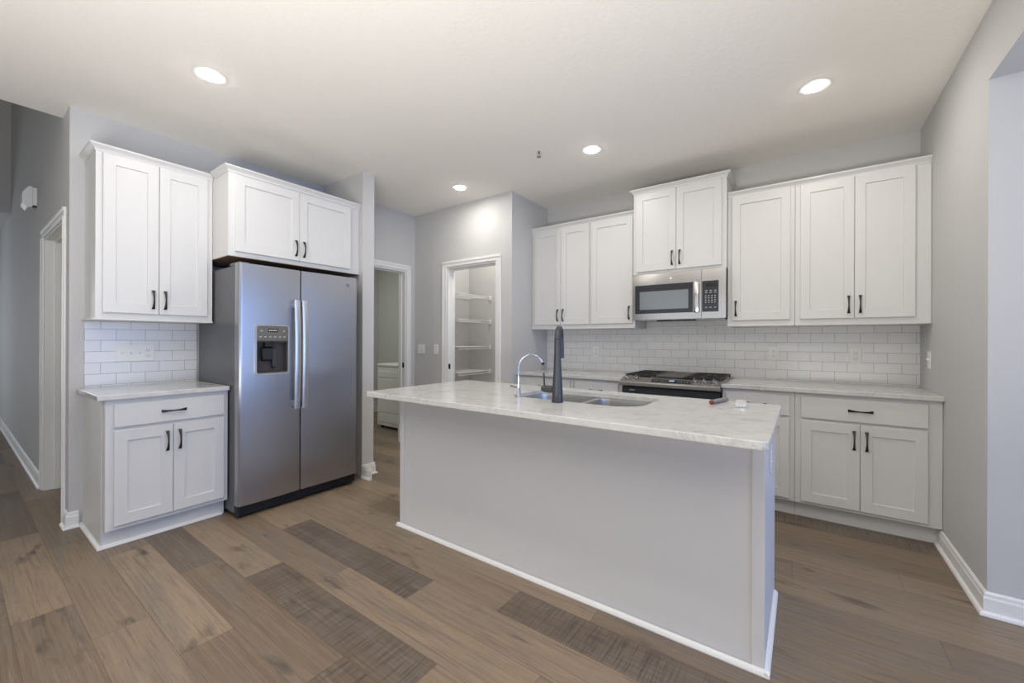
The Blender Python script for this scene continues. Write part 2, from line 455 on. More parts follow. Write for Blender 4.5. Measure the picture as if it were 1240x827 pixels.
# ------------------------------------------------------------------ door frames (casing, jamb, strike plate)
def casing_profile_box(bm, x0, x1, z0, z1, vertical, side):
    # stepped casing: thin inner part and a thicker outer band, local front is -y
    box(bm, x0, x1, -0.012, 0, z0, z1, 0.002)
    if vertical:
        xo = (x0, x0 + 0.026) if side < 0 else (x1 - 0.026, x1)
        box(bm, xo[0], xo[1], -0.019, -0.0121, z0, z1, 0.003)
    else:
        box(bm, x0, x1, -0.019, -0.0121, z1 - 0.026, z1, 0.003)

def door_frame(name, loc, rotz, w, h, depth, label, strike=None):
    r = bpy.data.objects.new(name, None); C.objects.link(r); r.location = loc; r.rotation_euler = (0, 0, rotz)
    r['kind'] = 'structure'; r['label'] = label
    cw = 0.064
    for x0, x1, s in ((-cw, -0.002, -1), (w + 0.002, w + cw, 1)):
        bm = bmesh.new(); casing_profile_box(bm, x0, x1, 0, h + 0.002, True, s); obj('casing', bm, M['trim'], r)
    bm = bmesh.new(); casing_profile_box(bm, -cw, w + cw, h + 0.0025, h + cw, False, 1); obj('casing', bm, M['trim'], r)
    bm = bmesh.new()
    box(bm, -0.0015, 0.016, 0, depth, 0, h); box(bm, w - 0.016, w + 0.0015, 0, depth, 0, h); box(bm, 0.016, w - 0.016, 0, depth, h - 0.016, h + 0.0015)
    # door stop
    box(bm, 0.016, 0.028, 0.055, 0.09, 0, h - 0.016); box(bm, w - 0.028, w - 0.016, 0.055, 0.09, 0, h - 0.016); box(bm, 0.028, w - 0.028, 0.055, 0.09, h - 0.028, h - 0.016)
    obj('jamb', bm, M['trim'], r)
    if strike == 'left': boxes('strike_plate', M['black'], r, (0.0161, 0.0185, 0.012, 0.045, 0.905, 0.965), bev=0.001)
    if strike == 'right': boxes('strike_plate', M['black'], r, (w - 0.0185, w - 0.0161, 0.012, 0.045, 0.905, 0.965), bev=0.001)
    return r
door_frame('door_1', (XQ, LDY0, 0), PI / 2, LDY1 - LDY0, LDZ, T, 'white cased laundry doorway left of the pantry', 'right')
door_frame('door_2', (PDX0, YP, 0), 0, PDX1 - PDX0, PDZ, T, 'white cased pantry doorway showing wire shelves', 'left')
door_frame('door_3', (HDX0, YE, 0), 0, HDX1 - HDX0, HDZ, T, 'white cased hall doorway at the far left', None)

# ------------------------------------------------------------------ baseboards
def baseboard(name, lines, label):
    """lines: (wall points in plan, outward normal of each segment); corners are mitred"""
    bm = bmesh.new()
    prof = [(0, 0), (0.0285, 0), (0.0285, 0.004), (0.026, 0.012), (0.02, 0.017), (0.0145, 0.0185), (0.0145, 0.075), (0.011, 0.084), (0.0105, 0.096), (0.005, 0.104), (0, 0.104)]
    k = len(prof)
    for pts, nrm in lines:
        rings = []
        for i, p in enumerate(pts):
            ns = ([nrm[i - 1]] if i > 0 else []) + ([nrm[i]] if i < len(nrm) else [])
            off = (sum(v_[0] for v_ in ns), sum(v_[1] for v_ in ns))
            rings.append([bm.verts.new((p[0] + off[0] * (a + 0.0005), p[1] + off[1] * (a + 0.0005), z)) for a, z in prof])
        for A, B in zip(rings, rings[1:]):
            for i in range(k): bm.faces.new((A[i], A[(i + 1) % k], B[(i + 1) % k], B[i]))
        bm.faces.new(rings[0][::-1]); bm.faces.new(rings[-1])
    o = obj(name, bm, M['trim']); o['kind'] = 'structure'; o['label'] = label
    return o
Sn, En, Nn, Wn = (0, -1), (1, 0), (0, 1), (-1, 0)
baseboard('baseboard_right', [([(XR, -0.548), (XR, YRE), (4.48, YRE)], [Wn, Sn])], 'white baseboard along the right wall and round its end')
baseboard('baseboard_stub', [([(XL + 0.81, YW), (XW, YW), (XW, YW + T), (XQ + 0.03, YW + T)], [Sn, En, Nn])], 'white baseboard round the stub wall beside the refrigerator')
baseboard('baseboard_left', [([(HDX1 + 0.066, YE), (XL, YE), (XL, -3.572)], [Sn, En])], 'white baseboard round the wall end left of the small cabinet')
baseboard('baseboard_hall', [([(-9.86, YE), (HDX0 - 0.066, YE)], [Sn])], 'white baseboard along the hall wall')
baseboard('baseboard_pantry', [([(XQ + 0.03, YP), (PDX0 - 0.066, YP)], [Sn]), ([(PDX1 + 0.066, YP), (XP, YP), (XP, -0.62)], [Sn, En])], 'white baseboard along the pantry wall')
baseboard('baseboard_laundry', [([(XQ, LDY1 + 0.066), (XQ, YP - 0.03)], [En]), ([(-5.78, 0.28), (XQ - T, 0.28)], [Sn])], 'white baseboard beside the laundry doorway')

# ------------------------------------------------------------------ cabinet kit (local: x along the width, y=0 at the wall, front at -D)
def handle_mesh():
    bm = bmesh.new()
    L, K = 0.126, 20
    prev = None; first = None
    for i in range(K + 1):
        t = -1 + 2 * i / K
        a = abs(t)
        w = 0.0042 + 0.0050 * a ** 2.2                 # flared ends
        off = 0.025 * (1 - a ** 2.4)                   # bow
        th = 0.0030 + 0.0015 * a
        z = t * L / 2
        ring = [bm.verts.new((sx * w, -(off + o_), z)) for sx, o_ in ((-1, 0.0005), (1, 0.0005), (1, 0.0005 + 2 * th), (-1, 0.0005 + 2 * th))]
        if prev:
            for k in range(4): bm.faces.new((prev[k], prev[(k + 1) % 4], ring[(k + 1) % 4], ring[k]))
        else: first = ring
        prev = ring
    bm.faces.new(first[::-1]); bm.faces.new(prev)
    bmesh.ops.recalc_face_normals(bm, faces=bm.faces)
    bmesh.ops.bevel(bm, geom=[e for e in bm.edges if len(e.link_faces) == 2 and e.calc_face_angle() > 1.0], offset=0.0008, segments=1, affect='EDGES')
    me = bpy.data.meshes.new('handle'); bm.to_mesh(me); bm.free(); me.materials.append(M['bronze'])
    return me
HANDLE = handle_mesh()

def put_handle(door, x, y, z, horizontal=False):
    o = bpy.data.objects.new('handle', HANDLE); C.objects.link(o); o.parent = door
    o.location = (x, y, z)
    if horizontal: o.rotation_euler = (0, PI / 2, 0)
    o['label'] = 'dark bronze bow handle'
    return o

def shaker(name, parent, x0, x1, z0, z1, yf, stile=0.058, rail=0.064, t=0.019, slab=False, m=None):
    """panelled front: back face at yf, front at yf - t"""
    bm = bmesh.new()
    if slab:
        box(bm, x0, x1, yf - t, yf - 0.0006, z0, z1, 0.0022, 2)
    else:
        # frame members and the recessed field, one mesh
        fx0, fx1, fz0, fz1 = x0 + stile, x1 - stile, z0 + rail, z1 - rail
        y_f, y_b, y_p = yf - t, yf - 0.0006, yf - t + 0.0085
        def ring(pts_o, pts_i):
            for i in range(4): bm.faces.new((pts_o[i], pts_o[(i + 1) % 4], pts_i[(i + 1) % 4], pts_i[i]))
        q = lambda a, b, c, d, y: [bm.verts.new(p) for p in ((a, y, c), (b, y, c), (b, y, d), (a, y, d))]
        bv = 0.002
        back = q(x0, x1, z0, z1, y_b); side = q(x0, x1, z0, z1, y_f + bv); fo = q(x0 + bv, x1 - bv, z0 + bv, z1 - bv, y_f)
        fi = q(fx0, fx1, fz0, fz1, y_f); pi_ = q(fx0 + 0.0025, fx1 - 0.0025, fz0 + 0.0025, fz1 - 0.0025, y_p)
        bm.faces.new(back[::-1]); ring(back, side); ring(side, fo); ring(fo, fi); ring(fi, pi_); bm.faces.new(pi_)
    return obj(name, bm, m or M['cabinet'], parent)

def crown_strip(bm, W, D, zt, left=True, right=True, left_from=0.001):
    prof = [(0.0, -0.006), (0.004, -0.006), (0.006, 0.004), (0.014, 0.014), (0.024, 0.022), (0.027, 0.026), (0.030, 0.028), (0.030, 0.036), (0.0, 0.036)]
    rings = []
    for a, z in prof:
        x0 = -a if left else 0.0; x1 = W + a if right else W
        rings.append([(x0, -left_from, zt + z), (x0, -D - a, zt + z), (x1, -D - a, zt + z), (x1, -0.001, zt + z)])
    V = [[bm.verts.new(p) for p in r] for r in rings]
    k = len(V)
    for j in range(k):
        a, b = V[j], V[(j + 1) % k]
        for i in range(3):
            bm.faces.new((a[i], a[i + 1], b[i + 1], b[i]))
    bm.faces.new([V[j][0] for j in range(k)]); bm.faces.new([V[j][3] for j in range(k)][::-1])
    # lid
    r = rings[-2]
    box(bm, r[0][0] + 0.031 if left else 0.001, (W - 0.001), -D + 0.001, -0.0015, zt + 0.0005, zt + 0.02)

def cabinet(name, label, loc, rotz, Wd, D, z0, z1, doors=(), drawers=(), crown=None, rail=None, toe=None, group=None, bottom=None, m=None, sides=()):
    m = m or M['cabinet']
    r = thing(name, label, 'cabinet', (loc[0], loc[1], 0 if toe else z0), rotz, group)
    zo = 0 if toe else z0
    e = 0.0006
    zb = (toe[1] if toe else z0)
    boxes('carcass', m, r, (e, Wd - e, -D, -0.001, zb - zo, z1 - zo), bev=0.0012)
    if bottom: boxes('bottom_panel', bottom, r, (0.004, Wd - 0.004, -D + 0.004, -0.002, z0 - zo - 0.003, z0 - zo - 0.0002))
    if toe:
        boxes('toe_kick', m, r, (e, Wd - e, -toe[0], -toe[0] + 0.015, 0.0005, toe[1] - 0.0005))
    for sx in sides:
        a, b = (-0.006, -0.0002) if sx < 0 else (Wd + 0.0002, Wd + 0.006)
        boxes('side_panel', m, r, (a, b, -toe[0] if toe else -D, -0.001, 0.0005, z1 - 0.0005))
    if crown:
        bm = bmesh.new(); crown_strip(bm, Wd - 2 * e, D + 0.0002, z1 - zo, *crown); obj('crown_moulding', bm, m, r, loc=(e, 0, 0))
    if rail is not None:
        bm = bmesh.new()
        x0 = -0.014 if rail[0] else e; x1 = Wd + 0.014 if rail[1] else Wd - e
        box(bm, x0, x1, -D - 0.014, -0.0015, z0 - zo - 0.013, z0 - zo - 0.0003, 0.003, 2)
        obj('light_rail', bm, m, r)
    for (x0, x1, a, b, hs, hz) in doors:
        d = shaker('door', r, x0, x1, a - zo, b - zo, -D, m=m)
        if hs:
            hx = x0 + 0.030 if hs < 0 else x1 - 0.030
            put_handle(d, hx, -D - 0.019, hz - zo)
    for (x0, x1, a, b) in drawers:
        d = shaker('drawer_front', r, x0, x1, a - zo, b - zo, -D, slab=True, m=m)
        put_handle(d, (x0 + x1) / 2, -D - 0.019, (a + b) / 2 - zo, True)
    return r

LR = PI / 2     # rotation of the cabinets on the left wall (front faces +x)
Y0 = -3.549
# left wall: upper pair, base unit, cabinet over the refrigerator
cabinet('upper_cabinet', 'tall white two-door upper cabinet on the left wall above the small counter', (XL, Y0, 0), LR, 0.6165, 0.33, 1.372, 2.42,
        doors=[(0.032, 0.3035, 1.407, 2.41, 1, 1.503), (0.3065, 0.582, 1.407, 2.41, -1, 1.503)], crown=(True, False), rail=(True, False), group='upper cabinets')
cabinet('base_cabinet', 'small white base cabinet left of the refrigerator, one drawer over two doors', (XL, Y0, 0), LR, 0.620, 0.61, 0.0, 0.8835,
        doors=[(0.036, 0.311, 0.138, 0.698, 1, 0.597), (0.314, 0.593, 0.138, 0.698, -1, 0.597)], drawers=[(0.036, 0.593, 0.718, 0.856)],
        toe=(0.545, 0.112), sides=(-1,), group='base cabinets')
cabinet('upper_cabinet', 'deep short white cabinet directly above the stainless refrigerator', (XL, -2.9315, 0), LR, 1.0405, 0.61, 1.833, 2.432,
        doors=[(0.042, 0.4915, 1.868, 2.415, 1, 1.963), (0.4945, 0.943, 1.868, 2.415, -1, 1.963)], crown=(True, False, 0.372), bottom=M['brownwood'], group='upper cabinets')

# back wall uppers
cabinet('upper_cabinet', 'white two-door upper cabinet in the back corner beside the pantry', (XP + 0.001, 0, 0), 0, 0.694, 0.33, 1.372, 2.42,
        doors=[(0.040, 0.3615, 1.405, 2.41, 1, 1.503), (0.3645, 0.681, 1.405, 2.41, -1, 1.503)], crown=(False, False), rail=(False, False), group='upper cabinets')
cabinet('upper_cabinet', 'narrow white one-door upper cabinet just left of the microwave', (-1.543, 0, 0), 0, 0.451, 0.33, 1.372, 2.42,
        doors=[(0.012, 0.430, 1.405, 2.41, 1, 1.503)], crown=(False, False), rail=(False, False), group='upper cabinets')
cabinet('upper_cabinet', 'raised white two-door cabinet above the microwave', (-1.0915, 0, 0), 0, 0.768, 0.38, 1.842, 2.588,
        doors=[(0.030, 0.3765, 1.866, 2.576, 1, 1.965), (0.3795, 0.733, 1.866, 2.576, -1, 1.965)], crown=(True, True), group='upper cabinets')
cabinet('upper_cabinet', 'white one-door upper cabinet just right of the microwave', (-0.323, 0, 0), 0, 0.4575, 0.33, 1.372, 2.42,
        doors=[(0.034, 0.428, 1.407, 2.41, -1, 1.503)], crown=(False, False), rail=(False, False), group='upper cabinets')
cabinet('upper_cabinet', 'wide white two-door upper cabinet against the right wall', (0.135, 0, 0), 0, 0.734, 0.33, 1.372, 2.42,
        doors=[(0.032, 0.3435, 1.407, 2.41, 1, 1.503), (0.3465, 0.656, 1.407, 2.41, -1, 1.503)], crown=(False, False), rail=(False, False), group='upper cabinets')
# back wall bases
cabinet('base_cabinet', 'white base cabinet in the back corner under the pantry-side counter', (XP + 0.001, 0, 0), 0, 0.652, 0.61, 0.0, 0.8825,
        doors=[(0.040, 0.340, 0.138, 0.698, 1, 0.597), (0.343, 0.622, 0.138, 0.698, -1, 0.597)], drawers=[(0.040, 0.622, 0.718, 0.856)], toe=(0.545, 0.112), group='base cabinets')
cabinet('base_cabinet', 'narrow white base cabinet just left of the range', (-1.585, 0, 0), 0, 0.478, 0.61, 0.0, 0.8825,
        doors=[(0.024, 0.444, 0.138, 0.698, 1, 0.597)], drawers=[(0.024, 0.444, 0.718, 0.856)], toe=(0.545, 0.112), group='base cabinets')
cabinet('base_cabinet', 'white one-door base cabinet just right of the range, partly behind the island', (-0.318, 0, 0), 0, 0.4575, 0.61, 0.0, 0.8825,
        doors=[(0.030, 0.427, 0.134, 0.698, -1, 0.597)], drawers=[(0.030, 0.427, 0.714, 0.856)], toe=(0.545, 0.112), group='base cabinets')
cabinet('base_cabinet', 'white base cabinet against the right wall, wide drawer over two doors', (0.140, 0, 0), 0, 0.729, 0.61, 0.0, 0.8825,
        doors=[(0.036, 0.3485, 0.134, 0.694, 1, 0.592), (0.3515, 0.664, 0.134, 0.694, -1, 0.592)], drawers=[(0.036, 0.664, 0.712, 0.858)], toe=(0.545, 0.112), group='base cabinets')

# shoe moulding under the left base cabinet
def shoe(name, runs, parent=None):
    bm = bmesh.new()
    prof = [(0, 0.0005), (0.018, 0.0005), (0.018, 0.006), (0.014, 0.014), (0.006, 0.019), (0, 0.020)]
    for p0, p1, nrm in runs:
        p0, p1, nrm = Vector((*p0, 0)), Vector((*p1, 0)), Vector((*nrm, 0))
        A = [bm.verts.new(p0 + nrm * a + Vector((0, 0, z))) for a, z in prof]
        B = [bm.verts.new(p1 + nrm * a + Vector((0, 0, z))) for a, z in prof]
        for i in range(6): bm.faces.new((A[i], A[(i + 1) % 6], B[(i + 1) % 6], B[i]))
        bm.faces.new(A[::-1]); bm.faces.new(B)
    return obj(name, bm, M['trim'], parent)
lb = [o for o in bpy.data.objects if o.get('label', '').startswith('small white base')][0]
shoe('shoe_moulding', [((-0.0065, -0.001), (-0.0065, -0.563), (-1, 0)), ((-0.0245, -0.5455), (0.605, -0.5455), (0, -1))], lb)

# ------------------------------------------------------------------ counters and tile
def slab(name, label, x0, x1, y0, y1, z0=CH - 0.0295, z1=CH, r=0.003, group=None):
    bm = bmesh.new(); box(bm, x0, x1, y0, y1, z0, z1, r, 2)
    o = obj(name, bm, M['quartz']); return tag(o, label, 'countertop', group)
slab('countertop', 'short white quartz countertop on the small base cabinet left of the refrigerator', XL + 0.001, XL + 0.648, Y0 - 0.037, -2.931, group='quartz countertops')
slab('countertop', 'white quartz countertop on the back wall between pantry corner and range', XP + 0.001, -1.104, -0.648, -0.001, group='quartz countertops')
slab('countertop', 'white quartz countertop on the back wall from range to right wall', -0.321, XR - 0.001, -0.648, -0.001, group='quartz countertops')

def backsplash(name, label, origin, rotz, Wd, z0, z1):
    bm = bmesh.new(); box(bm, 0, Wd, -0.009, -0.0004, z0, z1)
    o = obj(name, bm, M['tile'], loc=origin, rot=(0, 0, rotz)); o['kind'] = 'structure'; o['label'] = label
    return o
TZ = 0.925 - 0.0762           # a tile course starts here
backsplash('trim_1', 'white subway tile backsplash above the small left counter', (XL, Y0, TZ), LR, 0.617, CH - TZ + 0.0004, 1.358 - TZ)
backsplash('trim_2', 'white subway tile backsplash along the back wall', (XP, 0, TZ), 0, XR - XP, CH - TZ + 0.0004, 1.358 - TZ)
boxes('trim_3', M['tile'], None, (0, 0.766, -0.009, -0.0004, 1.3585 - TZ, 1.425 - TZ), loc=(-1.0895, 0, TZ))['kind'] = 'structure'

# ------------------------------------------------------------------ refrigerator
def fridge():
    xf = -2.945; y0, y1 = -2.9245, -2.016
    r = thing('refrigerator', 'stainless side-by-side refrigerator with water dispenser between cabinet and stub wall', 'refrigerator', (XL, y0, 0), LR)
    # local: x = along +y, -y = towards +x.  depth coordinate d -> y = -d
    Wd = y1 - y0; D = xf - XL
    Db = D - 0.075
    boxes('case', M['casegrey'], r, (0.002, Wd - 0.002, -Db, -0.03, 0.03, 1.752), bev=0.004)
    boxes('hinge_cover', M['casegrey'], r, (0.004, 0.07, -D + 0.01, -Db + 0.09, 1.7525, 1.775), bev=0.004)
    boxes('hinge_cover', M['casegrey'], r, (Wd - 0.07, Wd - 0.004, -D + 0.01, -Db + 0.09, 1.7525, 1.775), bev=0.004)
    bm = bmesh.new(); box(bm, 0.004, Wd - 0.004, -D + 0.025, -Db - 0.0005, 0.018, 0.088, 0.004)
    for k in range(5): box(bm, 0.02, Wd - 0.02, -D + 0.019, -D + 0.0248, 0.028 + k * 0.011, 0.034 + k * 0.011)
    obj('toe_grille', bm, M['grille'], r)
    for x in (0.03, Wd - 0.03):
        bm = bmesh.new(); lathe(bm, [(0.018, 0.0), (0.018, 0.0175)], 16, c=(x, -D + 0.06, 0.0005)); obj('foot', bm, M['black'], r)
    boxes('gasket', M['gap'], r, (0.006, Wd - 0.006, -Db - 0.012, -Db - 0.0005, 0.09, 1.75))
    ys = 0.4150
    xa, xb, za, zb = 0.098, 0.330, 0.985, 1.346        # dispenser frame on the freezer door
    zc = za + 0.245
    def door(x0, x1, nm, hole=None):
        bm = bmesh.new()
        yb, yf, rr = -Db - 0.0125, -D, 0.016
        def front(x):
            e = (x - x0) if nm == 'freezer_door' else (x1 - x)
            t = (x - x0) / (x1 - x0)
            return yf - 0.007 * (1 - (2 * t - 1) ** 2) + (rr - math.sqrt(max(0, rr * rr - (rr - min(e, rr)) ** 2)))
        xs = sorted({x0 + (x1 - x0) * (1 - math.cos(PI * k / 26)) / 2 for k in range(27)} | (set(hole[:2]) if hole else set()))
        def piece(a, b, z0, z1):
            sel = [x for x in xs if a - 1e-6 <= x <= b + 1e-6]
            prism(bm, [(b, yb), (a, yb)] + [(x, front(x)) for x in sel], 'z', z0, z1)
        if hole:
            a, b, c, d = hole
            piece(x0, a, 0.092, 1.766); piece(b, x1, 0.092, 1.766); piece(a, b, 0.092, c); piece(a, b, d, 1.766)
        else: piece(x0, x1, 0.092, 1.766)
        return obj(nm, bm, M['steel'], r, smooth=True)
    fz = door(0.0, ys, 'freezer_door', (xa + 0.010, xb - 0.010, za + 0.014, zc)); fr = door(ys + 0.009, Wd, 'fresh_food_door')
    boxes('door_gap', M['gap'], r, (ys - 0.004, ys + 0.010, -D + 0.02, -Db - 0.0126, 0.094, 1.764))
    def hnd(x, parent):
        bm = bmesh.new()
        K = 24; prev = None; first = None
        za, zb = 0.722, 1.536
        for i in range(K + 1):
            t = i / K; z = za + (zb - za) * t
            bow = 0.040 + 0.014 * (1 - (2 * t - 1) ** 2)
            w = 0.021; th = 0.007
            ring = [bm.verts.new((x + a * w, -D - bow - b * th, z)) for a, b in ((-1, -0.6), (-0.75, -1), (0.75, -1), (1, -0.6), (1, 0.4), (0.6, 1), (-0.6, 1), (-1, 0.4))]
            if prev:
                for k in range(8): bm.faces.new((prev[k], prev[(k + 1) % 8], ring[(k + 1) % 8], ring[k]))
            else: first = ring
            prev = ring
        bm.faces.new(first[::-1]); bm.faces.new(prev)
        for z in (za + 0.035, zb - 0.035): box(bm, x - 0.012, x + 0.012, -D - 0.036, -D + 0.002, z - 0.022, z + 0.022, 0.003)
        o = obj('handle', bm, M['handle_steel'], parent, smooth=True); o['label'] = 'long pale satin steel bar handle'
    hnd(ys - 0.040, fz); hnd(ys + 0.018, fr)
    # dispenser on the freezer door
    F = -D - 0.008
    bm = bmesh.new()
    outer = rrect(xa, xb, za, zb, 0.02, 6); inner = rrect(xa + 0.010, xb - 0.010, za + 0.014, zb - 0.010, 0.014, 6)
    plate_with_holes(bm, outer, [inner], 0, 0.014)
    f1 = obj('dispenser_frame', bm, M['handle_steel'], fz, loc=(0, F + 0.006, 0), rot=(PI / 2, 0, 0)); f1['label'] = 'pale steel frame of the dispenser'
    zc = za + 0.245
    marked('dispenser_control_panel', M['panelgrey'], M['marks'], fz, [(xa + 0.0105, xb - 0.0105, F - 0.006, F + 0.004, zc, zb - 0.0105)],
           [(xa + 0.026 + k * 0.033, xa + 0.040 + k * 0.033, F - 0.0066, F - 0.0061, zc + 0.026, zc + 0.031) for k in range(6)]
           + [(x, x + 0.012, F - 0.0066, F - 0.0061, zb - 0.048, zb - 0.042) for x in (xa + 0.034, xb - 0.045)], bev=0.001)
    marked('display', M['display'], M['marks'], fz, [(xa + 0.085, xb - 0.085, F - 0.0072, F - 0.0061, zb - 0.053, zb - 0.030)],
           [(xa + 0.090 + k * 0.014, xa + 0.099 + k * 0.014, F - 0.0076, F - 0.0073, zb - 0.046, zb - 0.037) for k in range(4)])
    nb = F + 0.052
    bm = bmesh.new()   # liner of the recess: back, two sides, ceiling and drip shelf
    box(bm, xa + 0.0102, xb - 0.0102, nb, nb + 0.004, za + 0.0142, zc - 0.0002)
    box(bm, xa + 0.0102, xa + 0.014, F + 0.002, nb - 0.0001, za + 0.0142, zc - 0.0002)
    box(bm, xb - 0.014, xb - 0.0102, F + 0.002, nb - 0.0001, za + 0.0142, zc - 0.0002)
    box(bm, xa + 0.0141, xb - 0.0141, F + 0.002, nb - 0.0001, zc - 0.010, zc - 0.0002)
    box(bm, xa + 0.0141, xb - 0.0141, F - 0.004, nb - 0.0001, za + 0.0142, za + 0.024)
    obj('dispenser_niche', bm, M['cavity'], fz)
    bm = bmesh.new()
    prism(bm, [(F + 0.030, zc - 0.045), (F + 0.010, zc - 0.055), (F + 0.004, zc - 0.135), (F + 0.026, zc - 0.145)], 'x', xa + 0.052, xa + 0.122)
    box(bm, xa + 0.072, xa + 0.122, F + 0.008, nb - 0.001, zc - 0.044, zc - 0.0102, 0.004)
    obj('dispenser_paddle', bm, M['black'], fz)
    bm = bmesh.new(); prism(bm, [(nb - 0.001, zc - 0.055), (nb - 0.020, zc - 0.06), (nb - 0.026, zc - 0.19), (nb - 0.006, zc - 0.20)], 'x', xa + 0.128, xa + 0.152)
    obj('water_lever', bm, M['gunmetal'], fz)
    # round maker's badge, top right of the wide door
    bm = bmesh.new(); lathe(bm, [(0.014, 0), (0.014, 0.0015), (0.0125, 0.002)], 28)
    bd = obj('badge', bm, M['casegrey'], fr, loc=(Wd - 0.095, -D - 0.0035, 1.698), rot=(PI / 2, 0, 0))
    bm = bmesh.new(); lathe(bm, [(0.0105, 0), (0.0105, 0.0006), (0.009, 0.0006), (0.009, 0)], 28, cap=False); box(bm, -0.004, 0.004, -0.001, 0.001, 0, 0.0006); box(bm, -0.001, 0.001, -0.005, 0.005, 0, 0.0006)
    obj('badge_mark', bm, M['handle_steel'], fr, loc=(Wd - 0.095, -D - 0.0056, 1.698), rot=(PI / 2, 0, 0))
fridge()

# ------------------------------------------------------------------ microwave
def microwave():
    x0, x1, yf, z0, z1 = -1.0895, -0.3245, -0.41, 1.430, 1.838
    r = thing('microwave', 'stainless over-the-range microwave under the raised cabinet', 'microwave', (x0, 0, z0), 0)
    Wd, Hh = x1 - x0, z1 - z0; F = yf
    boxes('case', M['black'], r, (0.004, Wd - 0.002, F + 0.03, -0.0095, 0.012, Hh - 0.001), bev=0.002)
    bm = bmesh.new(); prism(bm, [(F + 0.02, 0.0), (F + 0.06, -0.010), (-0.02, -0.004), (-0.02, 0.0118), (F + 0.02, 0.0118)], 'x', 0.01, Wd - 0.01)
    obj('bottom_vent', bm, M['steel_h'], r)
    boxes('lamp_panel', M['black'], r, (0.2, 0.53, F + 0.055, F + 0.12, -0.0135, -0.0105))
    xs = 0.585   # split between door and control side
    bm = bmesh.new(); outer = [(0.0, 0.0), (xs - 0.0015, 0.0), (xs - 0.0015, Hh - 0.002), (0.0, Hh - 0.002)]
    hole = [(0.024, 0.052), (0.024, 0.308), (xs - 0.068, 0.308), (xs - 0.068, 0.052)]
    plate_with_holes(bm, outer, [hole], 0, 0.03)
    d = obj('door', bm, M['steel_h'], r, loc=(0, F + 0.03, 0.001), rot=(PI / 2, 0, 0))
    # children of the door use its rotated frame: x along, y up, z towards the room
    bm = bmesh.new(); plate_with_holes(bm, [(0.0245, 0.0525), (xs - 0.0685, 0.0525), (xs - 0.0685, 0.3075), (0.0245, 0.3075)], [[(0.064, 0.088), (0.064, 0.252), (xs - 0.105, 0.252), (xs - 0.105, 0.088)]], 0.012, 0.0295)
    obj('window_border', bm, M['glassblack'], d)
    boxes('window', M['window'], d, (0.0645, xs - 0.1055, 0.0885, 0.2515, 0.012, 0.0270))
    bm = bmesh.new(); box(bm, xs - 0.062, xs - 0.018, 0.048, 0.312, 0.0305, 0.052, 0.006, 3)
    h = obj('handle', bm, M['steel_h'], d, smooth=True); h['label'] = 'broad stainless bar handle'
    bm = bmesh.new(); lathe(bm, [(0.011, 0.0301), (0.011, 0.0312), (0.009, 0.0318)], 24); bd = obj('badge', bm, M['handle_steel'], d, loc=(0.335, 0.355, 0))
    bm = bmesh.new(); plate_with_holes(bm, [(xs + 0.0015, 0), (Wd, 0), (Wd, Hh - 0.002), (xs + 0.0015, Hh - 0.002)], [[(xs + 0.004, 0.052), (xs + 0.004, 0.308), (Wd - 0.052, 0.308), (Wd - 0.052, 0.052)]], 0, 0.03)
    s = obj('control_surround', bm, M['steel_h'], r, loc=(0, F + 0.03, 0.001), rot=(PI / 2, 0, 0))
    xa = xs + 0.026; stp = 0.0235
    mk = [(xa + c * 0.034, xa + c * 0.034 + 0.018, F + 0.0012, F + 0.0019, z, z + 0.004) for z in (0.226, 0.210) for c in range(3)]
    mk += [(xa + c * stp, xa + c * stp + 0.010, F + 0.0012, F + 0.0019, 0.182 - q * 0.018, 0.187 - q * 0.018) for q in range(4) for c in range(4)]
    mk += [(xa + c * 0.034, xa + c * 0.034 + 0.016, F + 0.0012, F + 0.0019, 0.086, 0.091) for c in range(3)]
    p = marked('control_panel', M['glassblack'], M['marks'], r, [(xs + 0.0045, Wd - 0.0525, F + 0.002, F + 0.02, 0.0535, 0.3085)], mk, bev=0.001)
    boxes('display', M['display'], p, (xs + 0.03, Wd - 0.075, F + 0.0008, F + 0.0019, 0.262, 0.286))
microwave()

